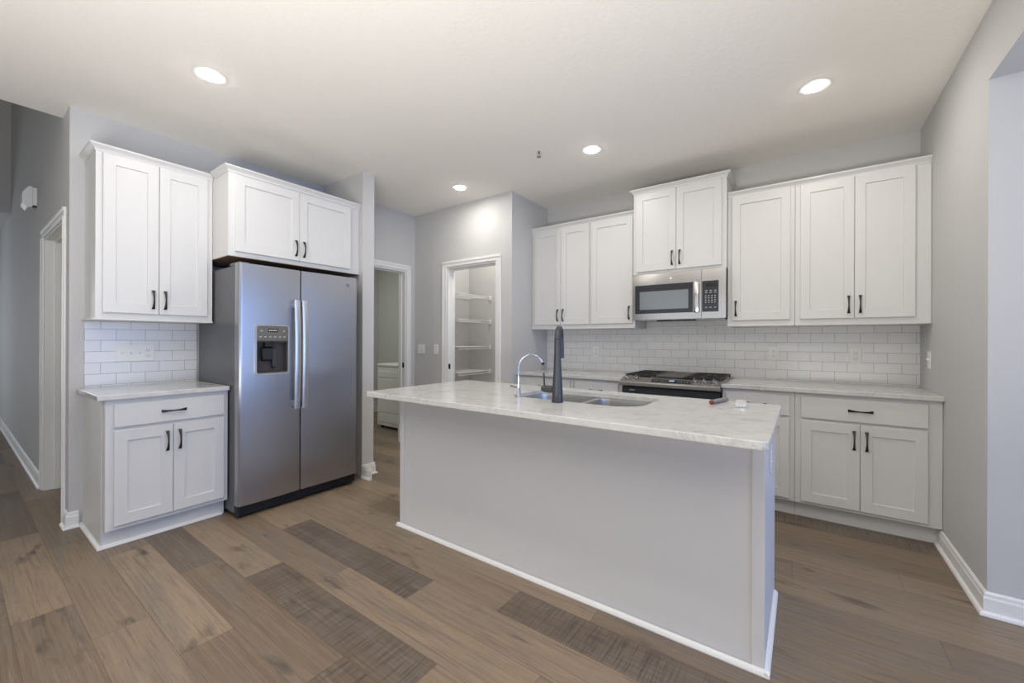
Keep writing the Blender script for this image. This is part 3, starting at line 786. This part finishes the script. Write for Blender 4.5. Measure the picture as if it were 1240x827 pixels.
# ------------------------------------------------------------------ gas range
def gas_range():
    x0, x1 = -1.1025, -0.3225
    r = thing('gas_range', 'slide-in stainless gas range with black grates on the back wall', 'stove', (x0, 0, 0), 0)
    Wd = x1 - x0
    boxes('body', M['casegrey'], r, (0.004, Wd - 0.004, -0.60, -0.012, 0.06, 0.895), bev=0.002)
    boxes('kick_plate', M['black'], r, (0.01, Wd - 0.01, -0.58, -0.56, 0.001, 0.0595))
    boxes('cooktop', M['steel_h'], r, (-0.0005, Wd + 0.0005, -0.60, -0.010, 0.9155, 0.926), bev=0.003)
    bm = bmesh.new()
    prism(bm, [(-0.601, 0.926), (-0.612, 0.924), (-0.690, 0.892), (-0.696, 0.884), (-0.696, 0.862), (-0.690, 0.856), (-0.601, 0.856)], 'x', 0.0, Wd)
    cp = obj('control_panel', bm, M['fascia'], r)
    nrm = Vector((0, -0.032, 0.078)).normalized()
    def on_panel(x, t, lift=0.0):
        p = Vector((x, -0.612, 0.924)).lerp(Vector((x, -0.690, 0.892)), t) + nrm * lift
        return p
    ang = math.atan2(0.078, 0.032)
    tilt = -(math.atan2(0.032, 0.078))
    rot = (math.atan2(0.032, 0.078), 0, 0)
    # display strip
    dp = marked('display', M['glassblack'], M['marks'], cp, [(-0.165, 0.165, -0.026, 0.026, 0, 0.0025)],
                [(q * (0.05 + k * 0.022) - 0.005, q * (0.05 + k * 0.022) + 0.005, -0.004, 0.000, 0.0026, 0.0032) for k in range(5) for q in (-1, 1)],
                loc=on_panel(0.425, 0.48, 0.0006), rot=rot)
    bm = bmesh.new(); box(bm, -0.020, 0.020, -0.007, 0.007, 0, 0.0015); 
    obj('clock_digits', bm, M['led'], cp, loc=on_panel(0.42, 0.45, 0.0034), rot=rot)
    for x in (0.050, 0.128, 0.592, 0.662, 0.732):
        bm = bmesh.new()
        lathe(bm, [(0.027, 0.0), (0.027, 0.004), (0.0215, 0.006), (0.0205, 0.024), (0.018, 0.027)], 24)
        box(bm, -0.0045, 0.0045, -0.020, 0.020, 0.0272, 0.036, 0.002)
        k = obj('knob', bm, M['knob'], r, smooth=True, loc=on_panel(x, 0.45, 0.0006), rot=rot)
        k['label'] = 'polished steel burner knob'
    # oven door
    d = boxes('oven_door', M['glassblack'], r, (0.006, Wd - 0.006, -0.655, -0.6008, 0.20, 0.846), bev=0.004)
    d['label'] = 'black glass oven door'
    bm = bmesh.new(); box(bm, 0.0065, Wd - 0.0065, -0.660, -0.6552, 0.205, 0.72, 0.002)
    obj('door_skin', bm, M['steel_h'], d)
    bm = bmesh.new(); tube(bm, [(0.05, -0.705, 0.745), (Wd - 0.05, -0.705, 0.745)], 0.012, 16)
    for x in (0.09, Wd - 0.09): box(bm, x - 0.01, x + 0.01, -0.705, -0.6553, 0.738, 0.752, 0.002)
    obj('handle', bm, M['handle_steel'], d, smooth=True)
    boxes('name_plate', M['handle_steel'], d, (0.075, 0.118, -0.6564, -0.6552, 0.815, 0.824))
    boxes('drawer', M['steel_h'], r, (0.006, Wd - 0.006, -0.655, -0.6008, 0.062, 0.194), bev=0.004)
    # grates: two burner grates and the centre griddle
    def grate(xa, xb):
        bm = bmesh.new()
        y0, y1, z = -0.585, -0.045, 0.950
        b = 0.006
        for x in (xa, xb - 2 * b): box(bm, x, x + 2 * b, y0, y1, z - 0.014, z, 0.002)
        for y in (y0, y1 - 2 * b): box(bm, xa + 2 * b, xb - 2 * b, y, y + 2 * b, z - 0.014, z, 0.002)
        ym = (y0 + y1) / 2; box(bm, xa + 2 * b, xb - 2 * b, ym - b, ym + b, z - 0.014, z, 0.002)
        xm = (xa + xb) / 2
        for yc in ((y0 + ym) / 2, (ym + y1) / 2):
            for dx, dy in ((1, 0), (-1, 0), (0, 1), (0, -1)):
                if dx: box(bm, xm + dx * 0.03, (xb - 2 * b if dx > 0 else xa + 2 * b), yc - 0.005, yc + 0.005, z - 0.012, z + 0.002, 0.001)
                else: box(bm, xm - 0.005, xm + 0.005, yc + dy * 0.03, yc + dy * 0.123, z - 0.012, z + 0.002, 0.001)
        for x in (xa + b, xb - b):
            for y in (y0 + b, y1 - b): box(bm, x - b, x + b, y - b, y + b, 0.9265, z - 0.0142)
        return obj('grate', bm, M['iron'], r)
    grate(0.012, 0.268); grate(Wd - 0.268, Wd - 0.012)
    bm = bmesh.new(); box(bm, 0.276, Wd - 0.276, -0.580, -0.050, 0.934, 0.948, 0.003)
    for x in (0.276, Wd - 0.288): box(bm, x, x + 0.012, -0.580, -0.050, 0.9482, 0.953, 0.002)
    for y in (-0.56, -0.08): box(bm, 0.30, Wd - 0.30, y, y + 0.012, 0.9265, 0.9338)
    obj('griddle', bm, M['griddle'], r)
    for x in (0.14, Wd - 0.14):
        for y in (-0.45, -0.18):
            bm = bmesh.new(); lathe(bm, [(0.045, 0), (0.045, 0.006), (0.034, 0.008), (0.034, 0.014), (0.02, 0.016)], 24)
            obj('burner', bm, M['black'], r, smooth=True, loc=(x, y, 0.9265))
gas_range()

# ------------------------------------------------------------------ island
IX0, IX1, IY0, IY1 = -2.058, 0.0975, -2.552, -1.6035
BX0, BX1, BY0, BY1 = -2.005, 0.0715, -2.314, -1.660
def island():
    r = thing('kitchen_island', 'long white panelled kitchen island base in the middle of the room', 'kitchen island', (BX0, BY0, 0), 0)
    Wd, D = BX1 - BX0, BY1 - BY0       # local y grows away from the camera
    zt = CH - 0.0305
    boxes('front_panel', M['island'], r, (0.006, Wd - 0.006, 0.003, 0.018, 0.0005, zt), bev=0.001)
    # corner trim strips, a touch proud of the panel
    boxes('corner_trim', M['island'], r, (0.0, 0.042, -0.003, 0.0028, 0.0005, zt), bev=0.0008)
    boxes('corner_trim', M['island'], r, (Wd - 0.042, Wd, -0.003, 0.0028, 0.0005, zt), bev=0.0008)
    boxes('side_panel', M['island'], r, (0.0, 0.0055, 0.003, D, 0.0005, zt), (0.0055, 0.018, 0.0185, D, 0.0005, zt))
    boxes('side_panel', M['island'], r, (Wd - 0.0055, Wd, 0.003, D, 0.0005, zt), (Wd - 0.018, Wd - 0.0055, 0.0185, D, 0.0005, zt))
    boxes('floor_panel', M['island'], r, (0.0185, Wd - 0.0185, 0.0185, D - 0.03, 0.10, 0.115))
    boxes('face_frame', M['island'], r, *([(x, x + 0.04, D - 0.018, D, 0.112, zt) for x in (0.0185, 0.45, 1.28, Wd - 0.0585)] + [(0.0585, Wd - 0.0585, D - 0.0175, D - 0.0005, z, z + 0.03) for z in (0.112, 0.705, zt - 0.031)]))
    boxes('toe_kick', M['island'], r, (0.0185, Wd - 0.0185, D - 0.09, D - 0.075, 0.0005, 0.0995))
    # kitchen-side fronts
    fronts = [(0.035, 0.455), (0.465, 0.875), (0.878, 1.288), (1.298, 1.67), (1.673, Wd - 0.010)]
    for i, (a, b) in enumerate(fronts):
        for nm, za, zb in (('door', 0.134, 0.70), ('drawer_front', 0.714, 0.858)):
            bm = bmesh.new(); box(bm, a, b, D + 0.0006, D + 0.019, za, zb, 0.002)
            f = obj(nm, bm, M['island'], r)
            h = bpy.data.objects.new('handle', HANDLE); C.objects.link(h); h.parent = f
            h.location = ((a + b) / 2 if nm != 'door' else (b - 0.03), D + 0.019, (za + zb) / 2 if nm != 'door' else 0.6)
            h.rotation_euler = (0, PI / 2, PI) if nm != 'door' else (0, 0, PI)
    shoe('shoe_moulding', [((-0.018, -0.0032), (Wd + 0.018, -0.0032), (0, -1)), ((Wd + 0.0002, -0.02), (Wd + 0.0002, 0.60), (1, 0)), ((-0.0002, -0.02), (-0.0002, 0.60), (-1, 0))], r)
island()
SX0, SX1, SY0, SY1 = -1.235, -0.462, -2.155, -1.715
bm = bmesh.new()
plate_with_holes(bm, rrect(IX0, IX1, IY0, IY1, 0.028, 6), [rrect(SX0, SX1, SY0, SY1, [0.14, 0.11, 0.09, 0.09], 8)[::-1]], CH - 0.030, CH)
o = obj('countertop', bm, M['quartz']); tag(o, 'long white quartz island countertop with the undermount sink cutout', 'countertop', 'quartz countertops')
md = o.modifiers.new('edge', 'BEVEL'); md.width = 0.003; md.segments = 2; md.limit_method = 'ANGLE'; md.angle_limit = math.radians(60)

def sink():
    r = thing('kitchen_sink', 'stainless undermount double-bowl sink set in the island', 'sink', (0, 0, CH - 0.0305), 0)
    xm = (SX0 + SX1) / 2 + 0.01
    b1 = (SX0 - 0.004, xm - 0.014, SY0 - 0.004, SY1 + 0.004); b2 = (xm + 0.014, SX1 + 0.004, SY0 - 0.004, SY1 + 0.004)
    loops = [rrect(*b1, [0.05, 0.05, 0.09, 0.09], 8), rrect(*b2, [0.13, 0.10, 0.05, 0.05], 8)]
    bm = bmesh.new()
    plate_with_holes(bm, rrect(SX0 - 0.03, SX1 + 0.03, SY0 - 0.03, SY1 + 0.03, 0.05, 8), loops, -0.0025, -0.0005)
    obj('rim', bm, M['sinksteel'], r)
    for lp in loops:
        cx = sum(p[0] for p in lp) / len(lp); cy = sum(p[1] for p in lp) / len(lp)
        bm = bmesh.new()
        rings = []
        for s, z in ((1.0, -0.0006), (0.985, -0.02), (0.97, -0.15), (0.95, -0.185), (0.90, -0.203), (0.80, -0.21), (0.16, -0.214)):
            rings.append([bm.verts.new((cx + (p[0] - cx) * s, cy + (p[1] - cy) * s, z)) for p in lp])
        k = len(lp)
        for a, b in zip(rings, rings[1:]):
            for i in range(k): bm.faces.new((a[i], a[(i + 1) % k], b[(i + 1) % k], b[i]))
        bm.faces.new(rings[-1])
        o = obj('bowl', bm, M['sinksteel'], r, smooth=True)
        for p in o.data.polygons: p.flip()
        bm = bmesh.new(); lathe(bm, [(0.042, -0.2135), (0.042, -0.2115), (0.034, -0.2105), (0.02, -0.2130)], 28, c=(cx, cy, 0))
        obj('drain', bm, M['chrome'], o, smooth=True)
sink()

def faucet():
    bx, by = -0.866, -2.213
    r = thing('faucet', 'tall gunmetal pull-down faucet with side lever at the sink edge', 'faucet', (bx, by, CH + 0.0003), math.radians(17))
    # local +y = spout direction
    bm = bmesh.new()
    lathe(bm, [(0.030, 0), (0.030, 0.006), (0.0285, 0.012), (0.0275, 0.06), (0.0235, 0.13), (0.0195, 0.20), (0.0175, 0.26), (0.0168, 0.33)], 32)
    obj('body', bm, M['gunmetal'], r, smooth=True)
    bm = bmesh.new()
    pts, rad = [], []
    for k in range(15):
        a = PI * k / 14
        pts.append((0, 0.044 - 0.044 * math.cos(a), 0.331 + 0.060 * math.sin(a))); rad.append(0.0166 - 0.002 * k / 14)
    tube(bm, pts, rad, 20)
    obj('spout', bm, M['gunmetal'], r, smooth=True)
    bm = bmesh.new()
    lathe(bm, [(0.0135, 0.2285), (0.0165, 0.230), (0.0165, 0.27), (0.0146, 0.3305)], 24, c=(0, 0.088, 0))
    obj('spray_head', bm, M['gunmetal'], r, smooth=True)
    bm = bmesh.new()
    tube(bm, [(-0.024, 0, 0.066), (-0.045, 0, 0.066), (-0.083, 0, 0.066), (-0.092, 0, 0.066)], [0.019, 0.0195, 0.0195, 0.015], 20)
    lv = obj('valve', bm, M['gunmetal'], r, smooth=True, rot=(0, 0, -math.radians(17)))
    bm = bmesh.new()
    tube(bm, [(-0.080, 0, 0.080), (-0.082, 0, 0.110), (-0.084, 0, 0.150)], [0.0052, 0.0048, 0.0052], 12)
    obj('lever', bm, M['gunmetal'], r, smooth=True, rot=(0, 0, -math.radians(17)))
faucet()

def tap():
    bx, by = -1.128, -2.195
    r = thing('water_tap', 'small chrome gooseneck filtered-water tap left of the tall faucet', 'faucet', (bx, by, CH + 0.0003), 0)
    bm = bmesh.new(); lathe(bm, [(0.020, 0), (0.020, 0.004), (0.0125, 0.008), (0.0115, 0.05), (0.0125, 0.056), (0.0125, 0.064), (0.008, 0.070)], 24)
    obj('body', bm, M['chrome'], r, smooth=True)
    bm = bmesh.new()
    dx, dy = 0.088, 0.115
    pts = [(0, 0, 0.068), (0, 0, 0.12), (0, 0, 0.165)]
    for k in range(1, 13):
        a = PI * 0.86 * k / 12
        s = (1 - math.cos(a)) / (1 - math.cos(PI * 0.86))
        pts.append((dx * s, dy * s, 0.165 + 0.078 * math.sin(a)))
    tube(bm, pts, 0.0052, 14)
    obj('neck', bm, M['chrome'], r, smooth=True)
    e = Vector(pts[-1]); q = (Vector(pts[-1]) - Vector(pts[-2])).normalized()
    bm = bmesh.new(); tube(bm, [e + q * 0.0006, e + q * 0.014], 0.0085, 14)
    t = obj('tip', bm, M['black'], r, smooth=True); t['label'] = 'black nozzle tip'
    bm = bmesh.new(); tube(bm, [(-0.012, -0.004, 0.058), (-0.03, -0.010, 0.062), (-0.045, -0.015, 0.067)], [0.004, 0.0045, 0.0055], 10, flat=0.6)
    t = obj('lever', bm, M['black'], r, smooth=True); t['label'] = 'small black lever'
tap()

# two small things left on the island
def marker():
    a, b = Vector((-0.196, -1.800, CH + 0.0119)), Vector((-0.150, -1.625, CH + 0.0119))
    d = (b - a); L = d.length
    r = thing('tube', 'short grey tube with a red end lying on the island', 'tube', a, math.atan2(d.y, d.x))
    bm = bmesh.new(); tube(bm, [(0.006, 0, 0), (L - 0.003, 0, 0), (L, 0, 0)], [0.0110, 0.0110, 0.009], 20)
    obj('barrel', bm, M['greytube'], r, smooth=True)
    bm = bmesh.new(); tube(bm, [(-0.006, 0, 0), (-0.003, 0, 0), (0.0058, 0, 0)], [0.0085, 0.0115, 0.0115], 20)
    o = obj('end_cap', bm, M['red'], r, smooth=True); o['label'] = 'dull red end cap'
marker()
def clear_case():
    r = thing('clear_case', 'small clear plastic case on the right end of the island counter', 'box', (-0.070, -1.745, CH + 0.0003), math.radians(6))
    bm = bmesh.new(); box(bm, -0.024, 0.024, -0.075, 0.075, 0, 0.018, 0.0015, 1)
    obj('shell', bm, M['clear'], r)
    bm = bmesh.new()
    for k in range(3): box(bm, -0.019 + k * 0.0135, -0.009 + k * 0.0135, -0.0775, -0.0752, 0.004, 0.014, 0.001)  # white blocks stand in for bright reflections on the case end
    o = obj('end_glints', bm, M['whiteplastic'], r); o['label'] = 'three white blocks standing in for highlights on the end'
clear_case()

# ------------------------------------------------------------------ wall plates
def plate(name, label, cat, loc, rotz, gangs, group=None):
    """gangs: string of s (rocker switch), t (toggle) and o (outlet); local front is -y"""
    k = len(gangs); pw = 0.072 + 0.0465 * (k - 1); ph = 0.116
    r = thing(name, label, cat, loc, rotz, group)
    bm = bmesh.new(); box(bm, -pw / 2, pw / 2, -0.006, -0.0003, -ph / 2, ph / 2, 0.002, 2)
    obj('cover_plate', bm, M['whiteplastic'], r)
    for i, g in enumerate(gangs):
        x = (i - (k - 1) / 2) * 0.0465
        if g == 's':
            bm = bmesh.new(); prism(bm, [(-0.0063, -0.033), (-0.0075, -0.033), (-0.0105, 0.033), (-0.0063, 0.033)], 'x', x - 0.0165, x + 0.0165)
            obj('rocker', bm, M['whiteplastic'], r)
        elif g == 't':
            bm = bmesh.new(); prism(bm, [(-0.0063, -0.006), (-0.009, -0.006), (-0.019, 0.006), (-0.017, 0.012), (-0.0063, 0.010)], 'x', x - 0.005, x + 0.005)
            obj('toggle', bm, M['whiteplastic'], r)
        else:
            for z in (-0.020, 0.020):
                bm = bmesh.new(); box(bm, x - 0.016, x + 0.016, -0.0085, -0.0063, z - 0.0135, z + 0.0135, 0.003, 2)
                s_ = obj('socket', bm, M['whiteplastic'], r)
                bm = bmesh.new()
                for dx in (-0.006, 0.006): box(bm, x + dx - 0.0011, x + dx + 0.0011, -0.0090, -0.0086, z - 0.003, z + 0.006)
                box(bm, x - 0.002, x + 0.002, -0.0090, -0.0086, z - 0.010, z - 0.006)
                obj('slots', bm, M['gap'], s_)
    return r
plate('switch_plate', 'wide white four-gang switch and outlet plate on the left tile backsplash', 'switch', (XL + 0.009, -3.297, 1.139), LR, 'ttto')
plate('outlet', 'white outlet on the back tile, the one nearest the range on its right', 'outlet', (-0.016, -0.009, 1.135), 0, 'o', 'backsplash outlets')
plate('outlet', 'white outlet on the back tile, the one nearest the right wall', 'outlet', (0.514, -0.009, 1.129), 0, 'o', 'backsplash outlets')
plate('outlet', 'white outlet on the back tile, just right of the tall faucet in view', 'outlet', (-1.624, -0.009, 1.122), 0, 'o', 'backsplash outlets')
plate('light_switch', 'white toggle switch on the right wall above the counter end', 'switch', (XR, -0.286, 1.118), -PI / 2, 't')
plate('light_switch', 'white double rocker switch beside the laundry doorway', 'switch', (-3.585, YP, 1.130), 0, 'ss')
plate('light_switch', 'white single switch just left of the pantry doorway', 'switch', (-3.330, YP, 1.132), 0, 's')
plate('outlet', 'white outlet set in the right end panel of the island', 'outlet', (BX1, -2.03, 0.735), PI / 2, 'o')

# chime box high on the hall wall
r = thing('door_chime', 'white chamfered chime box high on the hall wall', 'door chime', (-5.30, YE, 2.48), 0)
boxes('back_box', M['whiteplastic'], r, (-0.16, 0, -0.028, -0.0005, -0.072, 0.085), bev=0.003)
bm = bmesh.new(); prism(bm, [(-0.0285, -0.085), (-0.060, -0.100), (-0.085, -0.062), (-0.085, 0.028), (-0.052, 0.086), (-0.0285, 0.090)], 'x', -0.17, 0.004)
obj('cover', bm, M['whiteplastic'], r)
boxes('sounder', M['black'], r, (-0.06, -0.004, -0.026, -0.004, -0.082, -0.0725))

# ------------------------------------------------------------------ recessed lights, sprinkler
def can(loc, label, group='recessed ceiling lights'):
    r = thing('recessed_light', label, 'ceiling light', loc, 0, group)
    bm = bmesh.new(); lathe(bm, [(0.048, -0.0035), (0.078, -0.0035), (0.080, -0.0005), (0.048, -0.0005), (0.048, -0.0035)], 40, cap=False)
    obj('trim_ring', bm, M['whiteplastic'], r, smooth=True)
    bm = bmesh.new(); lathe(bm, [(0.0475, -0.0005), (0.0475, -0.004), (0.043, -0.011), (0.030, -0.016), (0.012, -0.0185)], 40)
    o = obj('lens', bm, M['lens'], r); o['label'] = 'glowing white lens'
    l = bpy.data.lights.new('recessed_light_lamp', 'AREA'); l.shape = 'DISK'; l.size = 0.09; l.energy = CAN_W; l.color = (1.0, 0.94, 0.86)
    lo = bpy.data.objects.new('recessed_light_lamp', l); C.objects.link(lo); lo.parent = r; lo.location = (0, 0, -0.020)
can((-2.609, -3.200, H), 'lit recessed ceiling light above the refrigerator side, leftmost in the photo')
can((-2.607, -1.092, H), 'lit recessed ceiling light in front of the pantry doorway')
can((-1.192, -1.083, H), 'lit recessed ceiling light in front of the raised cabinet')
can((0.240, -1.062, H), 'lit recessed ceiling light near the right wall')
can((-1.19, -3.20, H), 'lit recessed ceiling light above the near side of the island')
can((0.24, -3.20, H), 'lit recessed ceiling light above the camera position')
can((-2.6, -5.8, H), 'lit recessed ceiling light behind the camera on the left')
can((-0.6, -5.8, H), 'lit recessed ceiling light behind the camera on the right')

r = thing('sprinkler_head', 'small metal fire sprinkler hanging from the ceiling', 'sprinkler', (-1.553, -1.302, H), 0)
bm = bmesh.new(); lathe(bm, [(0.026, -0.003), (0.026, -0.0005)], 24); obj('escutcheon', bm, M['whiteplastic'], r, smooth=True)
bm = bmesh.new(); lathe(bm, [(0.008, -0.020), (0.009, -0.0035)], 14)
for s in (-1, 1): tube(bm, [(s * 0.007, 0, -0.018), (s * 0.013, 0, -0.030), (s * 0.004, 0, -0.044)], 0.002, 8)
obj('frame', bm, M['brass'], r, smooth=True)
bm = bmesh.new(); lathe(bm, [(0.017, -0.047), (0.017, -0.0445)], 20); obj('deflector', bm, M['brass'], r, smooth=True)

# ------------------------------------------------------------------ pantry shelves and light
def wire_shelf(z, label, first=None):
    x0, x1, y0, y1 = -3.4545, -3.085, YP + T + 0.004, -0.004
    r = thing('wire_shelf', label, 'shelf', (x0, y0, z), 0, 'pantry wire shelves')
    Wd, L = x1 - x0, y1 - y0
    bm = bmesh.new()
    tube(bm, [(Wd, 0, 0), (Wd, L, 0)], 0.0040, 8); tube(bm, [(Wd, 0, -0.028), (Wd, L, -0.028)], 0.0034, 8)
    obj('front_rail', bm, M['wire'], r, smooth=True)
    bm = bmesh.new(); tube(bm, [(0.012, 0, -0.002), (0.012, L, -0.002)], 0.003, 8); tube(bm, [(0.19, 0, -0.0045), (0.19, L, -0.0045)], 0.003, 8)
    obj('back_rail', bm, M['wire'], r, smooth=True)
    bm = bmesh.new()
    k = int(L / 0.0254)
    for i in range(k + 1):
        y = 0.004 + (L - 0.008) * i / k
        tube(bm, [(0.010, y, 0.0015), (Wd, y, 0.0015), (Wd + 0.001, y, -0.028)], 0.0016, 6)
    obj('deck_wires', bm, M['wire'], r)
    bm = bmesh.new(); box(bm, Wd - 0.020, Wd + 0.016, L - 0.010, L + 0.0035, -0.040, 0.016, 0.003)
    obj('end_bracket', bm, M['wire'], r)
for z, lab in ((1.79, 'white wire pantry shelf, topmost of the four'), (1.486, 'white wire pantry shelf, second from the top'),
               (1.160, 'white wire pantry shelf, third from the top'), (0.852, 'white wire pantry shelf, lowest of the four in view')):
    wire_shelf(z, lab)
area('pantry_lamp', (-2.75, -0.30, H - 0.02), (0, 0, 0), 0.12, 0.12, 8.0, (1.0, 0.95, 0.88), 'DISK')

# ------------------------------------------------------------------ laundry
r = thing('washing_machine', 'low white washer standing in the laundry room beyond the left doorway', 'washing machine', (-4.74, -0.50, 0), 0)
boxes('cabinet_body', M['appliance'], r, (0, 0.685, 0, 0.70, 0.035, 0.86), bev=0.006)
bm = bmesh.new(); box(bm, -0.003, 0.688, -0.006, 0.70, 0.8605, 0.905, 0.014, 3); obj('top', bm, M['appliance'], r, smooth=True)
bm = bmesh.new()
for z0_, z1_ in ((0.09, 0.21), (0.225, 0.46), (0.475, 0.70), (0.715, 0.80)): box(bm, 0.012, 0.673, -0.007, -0.0003, z0_, z1_, 0.003)
obj('front_panel', bm, M['appliance'], r)
for x in (0.05, 0.635):
    for y in (0.05, 0.65):
        bm = bmesh.new(); lathe(bm, [(0.02, 0.0005), (0.02, 0.0345)], 12, c=(x, y, 0)); obj('foot', bm, M['black'], r)
area('added_laundry_fill', (-4.9, -1.2, 2.72), (0, 0, 0), 0.3, 0.3, 14.0, (0.97, 1.0, 0.84), 'DISK')  # added lamp, unseen, brightens and tints the laundry room
